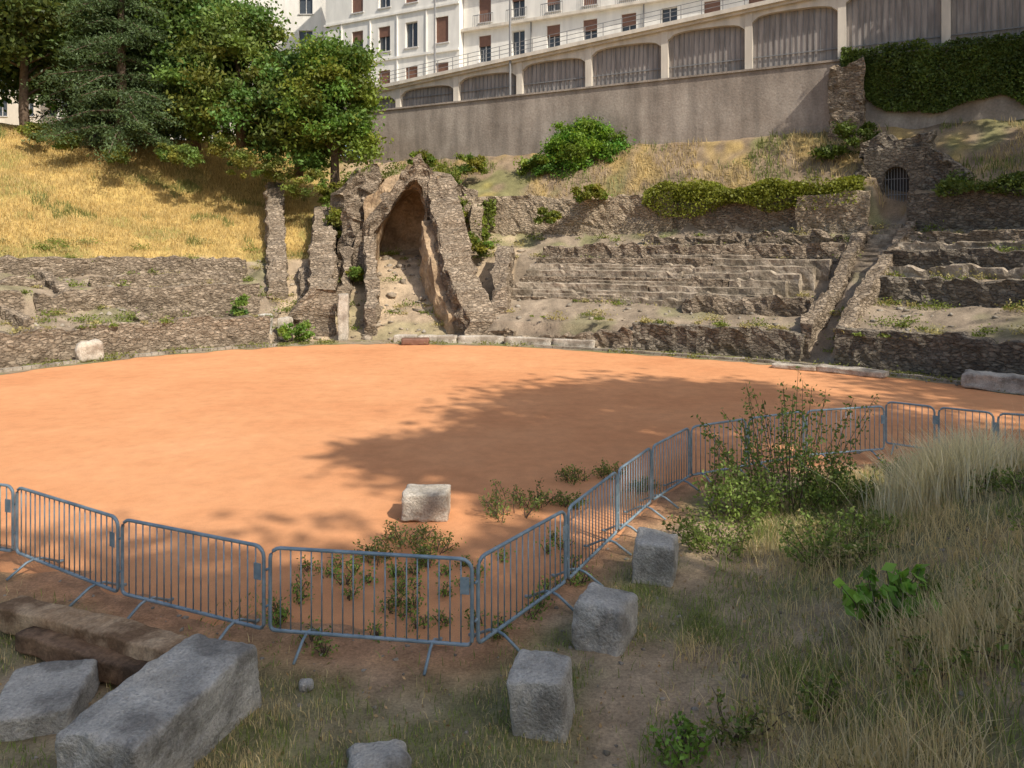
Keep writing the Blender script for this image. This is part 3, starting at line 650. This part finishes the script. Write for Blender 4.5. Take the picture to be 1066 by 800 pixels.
blades('slope_grass',np.stack([p[:,0],p[:,1],z-.03],-1),.2+.35*RNG.random(n),np.full(n,.04),c)

# ---------------------------------------------------------------- foreground terrain
BX=[-30,-12,-9,-6,-4.5,-2.7,-.4,.7,1.6,2.4,3.4,4.6,6,8,9.5,12,30]; BY=[14.5,12.3,11.0,9.9,9.1,8.6,8.4,9.8,11.4,12.6,14,14.7,15.2,15.4,14.7,14.2,13.5]
def fz(x,y):
    x=np.asarray(x,float); y=np.asarray(y,float)
    d=np.interp(x,BX,BY)-y+vn2(x,y,.9)*.45+vn2(x,y,2.6)*.2
    xr=np.interp(y,[0,4,9,13,16],[-.5,.3,2.4,5.0,9]); e=x-xr
    z=-.02+.04*sm(d/.35+.4)+.07*sm((d-1)/1.2)+1.5*sm(e/5.2)*sm(d/6)+np.clip(4.6-y,0,9)*.33
    return np.minimum(z,2.75)+(vn2(x,y,.9)*.035+vn2(x,y,3)*.015)*sm((d-.7)/1.2)
gx=np.arange(-26,26,.12); gy=np.arange(-14,17,.12); X,Y=np.meshgrid(gx,gy,indexing='ij'); Zf=fz(X,Y)
ii=np.arange(X.size).reshape(X.shape); F=np.stack([ii[:-1,:-1],ii[1:,:-1],ii[1:,1:],ii[:-1,1:]],-1).reshape(-1,4)
def gmask(x,y): return vn2(x,y,.7)*.9+.5*vn2(x,y,2.3)
k=sm(gmask(X,Y)+.6)[...,None]; dd=(np.interp(X,BX,BY)-Y+vn2(X,Y,1.5)*.5)[...,None]
rim=1-sm(dd/1.6)
col=np.array([.46,.345,.22])*(1-k)+np.array([.27,.25,.12])*k; col=col*(1-rim)+np.array([.52,.285,.155])*rim
mk('foreground_ground',np.stack([X,Y,Zf],-1).reshape(-1,3),F,M_fore,smooth=True,col=col.reshape(-1,3))
xr=lambda y: np.interp(y,[0,4,9,13,16],[-.5,.3,2.4,5.0,9])
def fgrass(name,n,x0,x1,y0,y1,dens,h0,h1,straw,w=.009,lean=.5,greens=(.27,.33,.09)):
    x=RNG.uniform(x0,x1,n); y=RNG.uniform(y0,y1,n); d=np.interp(x,BX,BY)-y
    ok=(d>.4)&(RNG.random(n)<dens(x,y)); x,y=x[ok],y[ok]; n=len(x)
    k=vn2(x,y,.8)*.6+vn2(x,y,2.5)*.4+RNG.normal(size=n)*.24
    c=np.where((k>straw)[:,None],np.array([.72,.58,.33]),np.array(greens))*RNG.uniform(.55,1.3,(n,1))
    hh=(h0+(h1-h0)*RNG.random(n))*(1+.6*vn2(x,y,1.2))
    return blades(name,np.stack([x,y,fz(x,y)-.01],-1),hh,np.full(n,w)*RNG.uniform(.7,1.5,n),c,lean)
fgrass('lawn_grass',160000,-8,3,4.6,14,lambda x,y: np.clip(.4+1.4*gmask(x,y),0.03,1)*np.where(x<xr(y)+.6,1,.3)*np.clip((np.interp(x,BX,BY)-y-.9)/1.0,.05,1),.04,.12,.12,.007)
fgrass('meadow_grass',140000,.2,14,3.2,14.6,lambda x,y: np.where(x>xr(y)-.2,np.clip(.65+.8*vn2(x,y,1.1),.05,1),0),.07,.26,-.12,.007,.75)
fgrass('tall_dry_grass',9000,1.4,12,3.4,12,lambda x,y: np.where((x>xr(y)+.9)&(vn2(x+7,y,.9)>.1),.9,.0),.28,.55,-.6,.005,.45)
def tuss(cx,cy,n,r,h,c):
    a=RNG.normal(size=(n,2))*r; x=cx+a[:,0]; y=cy+a[:,1]
    blades('dry_grass_tussock',np.stack([x,y,fz(x,y)-.02],-1),h*RNG.uniform(.5,1.1,n),np.full(n,.010),np.array(c)*RNG.uniform(.65,1.2,(n,1)),.42)
tuss(6.15,10.6,4200,.30,.95,(.82,.74,.54)); tuss(7.2,11.2,1800,.3,.6,(.78,.70,.5)); tuss(3.9,6.6,1500,.3,.45,(.7,.6,.38)); tuss(5.0,6.4,1500,.4,.45,(.7,.6,.38)); tuss(2.6,5.2,1300,.35,.35,(.7,.6,.38))
def stemshrub(name,cx,cy,R,H,ns,base,leaf,nl=70,z0=None,jit=.05):
    e=empty(name); A=Acc(); Ps=[];Cs=[]
    for i in range(ns):
        an=random.random()*6.28; r=R*math.sqrt(random.random())*.5; f=Vector((cx+math.cos(an)*r,cy+math.sin(an)*r,0)); f.z=float(fz(f.x,f.y)) if z0 is None else z0
        h=H*random.uniform(.35,1.0)*(1.1-.5*r/R); tip=f+Vector((math.cos(an)*R*.7*random.random()+random.uniform(-.15,.15)*H,math.sin(an)*R*.7*random.random(),h)); mid=f.lerp(tip,.5)+Vector((random.uniform(-.06,.06),random.uniform(-.06,.06),.05))
        A.tube([f,mid,tip],.008,4,r2=.003)
        s=RNG.uniform(.1,1,nl)[:,None]; F0,M0,T0=np.array(f),np.array(mid),np.array(tip)
        p=(1-s)**2*F0+2*s*(1-s)*M0+s*s*T0+RNG.normal(size=(nl,3))*jit*(1.6-s)
        Ps.append(p); Cs.append(np.array(base)*random.uniform(.65,1.35)*RNG.uniform(.7,1.3,(nl,1)))
    A.obj('stems',M_bark,e); leaf_mesh('leaves',np.concatenate(Ps),leaf,np.concatenate(Cs),e); return e
stemshrub('wild_shrub',4.6,12.4,1.2,2.35,34,(.17,.24,.055),.036,75,jit=.08)
stemshrub('wild_shrub',3.6,11.9,.9,1.1,34,(.19,.26,.06),.035,65,jit=.08)
stemshrub('wild_shrub',5.4,12.3,.9,1.0,30,(.2,.26,.06),.035,65,jit=.08)
stemshrub('wild_shrub',2.9,10.6,.7,.6,24,(.2,.26,.06),.03,55)
stemshrub('wild_shrub',4.2,9.8,1.0,.6,34,(.19,.26,.06),.03,55)
stemshrub('wild_shrub',7.2,12.9,.8,.6,24,(.19,.24,.06),.032,55)
stemshrub('broadleaf_weed',3.75,7.3,.5,.55,20,(.19,.34,.055),.075,14)
stemshrub('broadleaf_weed',1.45,6.2,.3,.25,14,(.19,.32,.055),.03,24)
for i in range(30):
    y=random.uniform(4.5,12); x=float(xr(np.array(y)))+random.uniform(.3,5)
    stemshrub('low_weed',x,y,random.uniform(.25,.5),random.uniform(.15,.4),10,random.choice([(.2,.28,.065),(.18,.24,.055),(.42,.36,.17)]),.026,32)
for (x,y,R,H,c) in [(-.05,12.1,.6,.55,(.17,.23,.06)),(.35,12.7,.5,.4,(.17,.23,.06)),(-1.6,11.0,.5,.3,(.2,.24,.07)),(-1.1,10.6,.4,.3,(.2,.24,.06)),(-1.9,10.4,.35,.22,(.22,.24,.07)),(1.2,14.0,.4,.3,(.2,.24,.06)),(1.9,14.3,.4,.25,(.2,.24,.06)),(2.4,13.4,.3,.25,(.2,.24,.06)),(1.0,12.6,.3,.2,(.18,.24,.06))]:
    stemshrub('arena_weed',x,y,R,H,18,c,.024,30,z0=0)
random.seed(21)
for i in range(46):
    x=random.uniform(-2.8,.9); y=random.uniform(7.9,10.4)+max(0,x)*1.2
    stemshrub('arena_weed',x,y,random.uniform(.08,.2),random.uniform(.07,.18),7,random.choice([(.22,.34,.065),(.19,.27,.06)]),.022,14,z0=max(0,float(fz(x,y))))
n=9000; x=RNG.uniform(-4,3,n); y=RNG.uniform(7.4,15,n); k=vn2(x,y,1.6)+.5*vn2(x,y,4); ok=(k>.45)&(y-np.interp(x,BX,BY)<1.6); x,y=x[ok],y[ok]; n=len(x)
blades('arena_ground_cover',np.stack([x,y,np.maximum(fz(x,y),0)],-1),RNG.uniform(.02,.06,n),np.full(n,.012),np.array([.24,.3,.08])*RNG.uniform(.6,1.4,(n,1)),1.0)
n=1200; x=RNG.uniform(-9,7,n); y=RNG.uniform(5,13,n); ok=y<np.interp(x,BX,BY); x,y=x[ok],y[ok]; rubble('gravel',x,y,np.maximum(fz(x,y),0),.006,.04,M_kerb)
n=4500; x=RNG.uniform(-7,9,n); y=RNG.uniform(4,14,n); ok=y<np.interp(x,BX,BY)-1; x,y=x[ok],y[ok]; n=len(x); P=np.stack([x,y,np.maximum(fz(x,y),0)+.015],-1); leaf_mesh('fallen_leaves',P,.022,np.array([.5,.34,.18])*RNG.uniform(.5,1.4,(n,1)))

# ---------------------------------------------------------------- foreground stones
block('carved_stone_block',-2.93,6.3,-.05,.78,1.5,.72,-.30,M_lime,.05,.028,(.03,.02),cuts=30)
block('stone_block',-4.3,6.8,.03,.70,.80,.31,.25,M_lime,.05,.025,(.05,-.06),cuts=20)
block('wooden_beam',-4.5,7.85,.14,2.7,.32,.28,-.42,M_wood,.03,.018,(0,-.03),cuts=26)
block('wooden_beam',-4.2,7.48,.08,2.2,.24,.22,-.40,M_wood2,.03,.02,cuts=22)
block('stone_post',.27,6.65,.0,.5,.5,.60,-.25,M_lime,.04,.022,(.04,-.05),cuts=22)
block('stone_post',1.03,8.1,.0,.55,.6,.56,-.45,M_lime,.06,.03,(-.05,.03),cuts=22)
block('stone_post',1.87,9.65,.02,.52,.5,.60,-.3,M_lime,.04,.022,(.03,.04),cuts=20)
block('fallen_stone',-1.08,6.15,-.05,.5,.4,.25,.3,M_lime,.1,.04)
block('pale_stone_block',-1.4,12.15,0,.74,.6,.46,.05,M_pale,.04,.03)
block('fallen_stone',-2.0,7.2,0.05,.14,.12,.1,.3,M_lime,.04,.02,cuts=6)

# ---------------------------------------------------------------- crowd barriers
def barrier(p0,p1,seed):
    p0=np.array(p0);p1=np.array(p1); d=p1-p0; L=np.linalg.norm(d); d/=L; nx=np.array([-d[1],d[0]])
    def q(u,v,z): return (p0[0]+d[0]*u+nx[0]*v,p0[1]+d[1]*u+nx[1]*v,z)
    e=empty('crowd_barrier'); A=Acc(); a,b,lo,hi,r=.04,L-.04,.2,1.1,.12; pts=[]
    for (cu,cz,s) in ((a+r,hi-r,math.pi),(b-r,hi-r,math.pi/2),(b-.06,lo+.06,0),(a+.06,lo+.06,-math.pi/2)):
        rr=r if cz>.5 else .06
        for k in range(5): 
            th=s-k*math.pi/8; pts.append(q(cu+math.cos(th)*rr,0,cz+math.sin(th)*rr))
    A.tube(pts,.021,8,closed=True)
    n=int(L/.118); B=Acc()
    for i in range(1,n):
        u=a+(b-a)*i/n; B.tube([q(u,0,lo),q(u,0,hi)],.0085,5)
    for u in (.2*L,.8*L):
        for s in (1,-1): A.tube([q(u,0,lo),q(u,s*.10,lo-.02),q(u,s*.34,.045)],.017,6)
        A.tube([q(u,.3,.055),q(u,.38,.045)],.02,6)
    A.tube([q(a-.05,0,.85),q(a,0,.88)],.014,5); A.tube([q(a-.05,0,.45),q(a,0,.48)],.014,5)
    A.obj('frame',M_galv,e,True); B.obj('bars',M_galv,e,True)
    Pl=Acc(); u0,u1=L*.93,L*.93+.1
    Pl.hexa([q(u0,-.028,.74),q(u1,-.028,.74),q(u1,-.022,.74),q(u0,-.022,.74),q(u0,-.028,.92),q(u1,-.028,.92),q(u1,-.022,.92),q(u0,-.022,.92)]); Pl.obj('name_plate',M_galv,e)
J=[(-11.0,11.6),(-8.95,10.8),(-6.85,10.2),(-4.75,8.96),(-2.68,8.08),(-.38,7.75),(.69,9.3),(1.56,10.95),(2.32,12.3),(3.29,13.7),(4.58,14.4),(5.98,15.1),(7.88,15.6)]
for i in range(len(J)-1): barrier(J[i],J[i+1],i)
J2=[(8.1,16.1),(8.9,15.5),(9.75,14.9),(11.2,14.4),(13.0,14.2),(15,13.8)]
for i in range(len(J2)-1): barrier(J2[i],J2[i+1],i)

# ---------------------------------------------------------------- tall shade trees beside / behind the viewpoint
sh=[((22.2,2.0,25),(6,4.6,3.6),58),((18.2,-2.9,25),(4.8,3.4,3),56),((11,-12.0,25),(6.5,4.8,3.2),52),((19,-11.6,25),(5.5,4.6,3.2),44),((29,-4.3,25),(6.5,6,4),50),((24,-10,25),(5,4.6,3.2),38),((34.5,3.5,25),(6,5,4),50),((4.5,-15.5,25),(5.5,4.6,3.2),48),
    ((31.5,32.5,26),(5.4,5,4.4),58),((34.5,23,24),(5.2,5,5),58)]
for c,r,nl in sh: tree('broadleaf_tree',c[0]+1,c[1]-.5,0,c,r,nl,185,G1,.25,tr=.42,lr=.3,hollow=.1)

# ---------------------------------------------------------------- light and camera
el=math.radians(45); hv=Vector((.68,-.733)).normalized(); v=Vector((hv.x*math.cos(el),hv.y*math.cos(el),math.sin(el)))
sl=bpy.data.lights.new('sun','SUN'); sl.energy=4.7; sl.angle=math.radians(.5); sl.color=(1,.92,.80)
so=bpy.data.objects.new('sun',sl); S.collection.objects.link(so); so.rotation_euler=v.to_track_quat('Z','Y').to_euler()
W=bpy.data.worlds.new('World'); S.world=W; W.use_nodes=True; nt=W.node_tree; bg=nt.nodes['Background']
sk=nt.nodes.new('ShaderNodeTexSky'); sk.sky_type='NISHITA'; sk.sun_disc=False; sk.sun_elevation=el; sk.sun_rotation=math.atan2(hv.x,hv.y); sk.dust_density=2.5
nt.links.new(sk.outputs[0],bg.inputs[0]); bg.inputs[1].default_value=.15
cam=bpy.data.cameras.new('camera'); co=bpy.data.objects.new('camera',cam); S.collection.objects.link(co)
co.location=(0,0,4.3); co.rotation_euler=(math.radians(90),0,0); cam.sensor_width=36; cam.lens=26.0; cam.shift_y=-135/1066; cam.clip_end=2000; cam.clip_start=.05
S.camera=co
print('done')
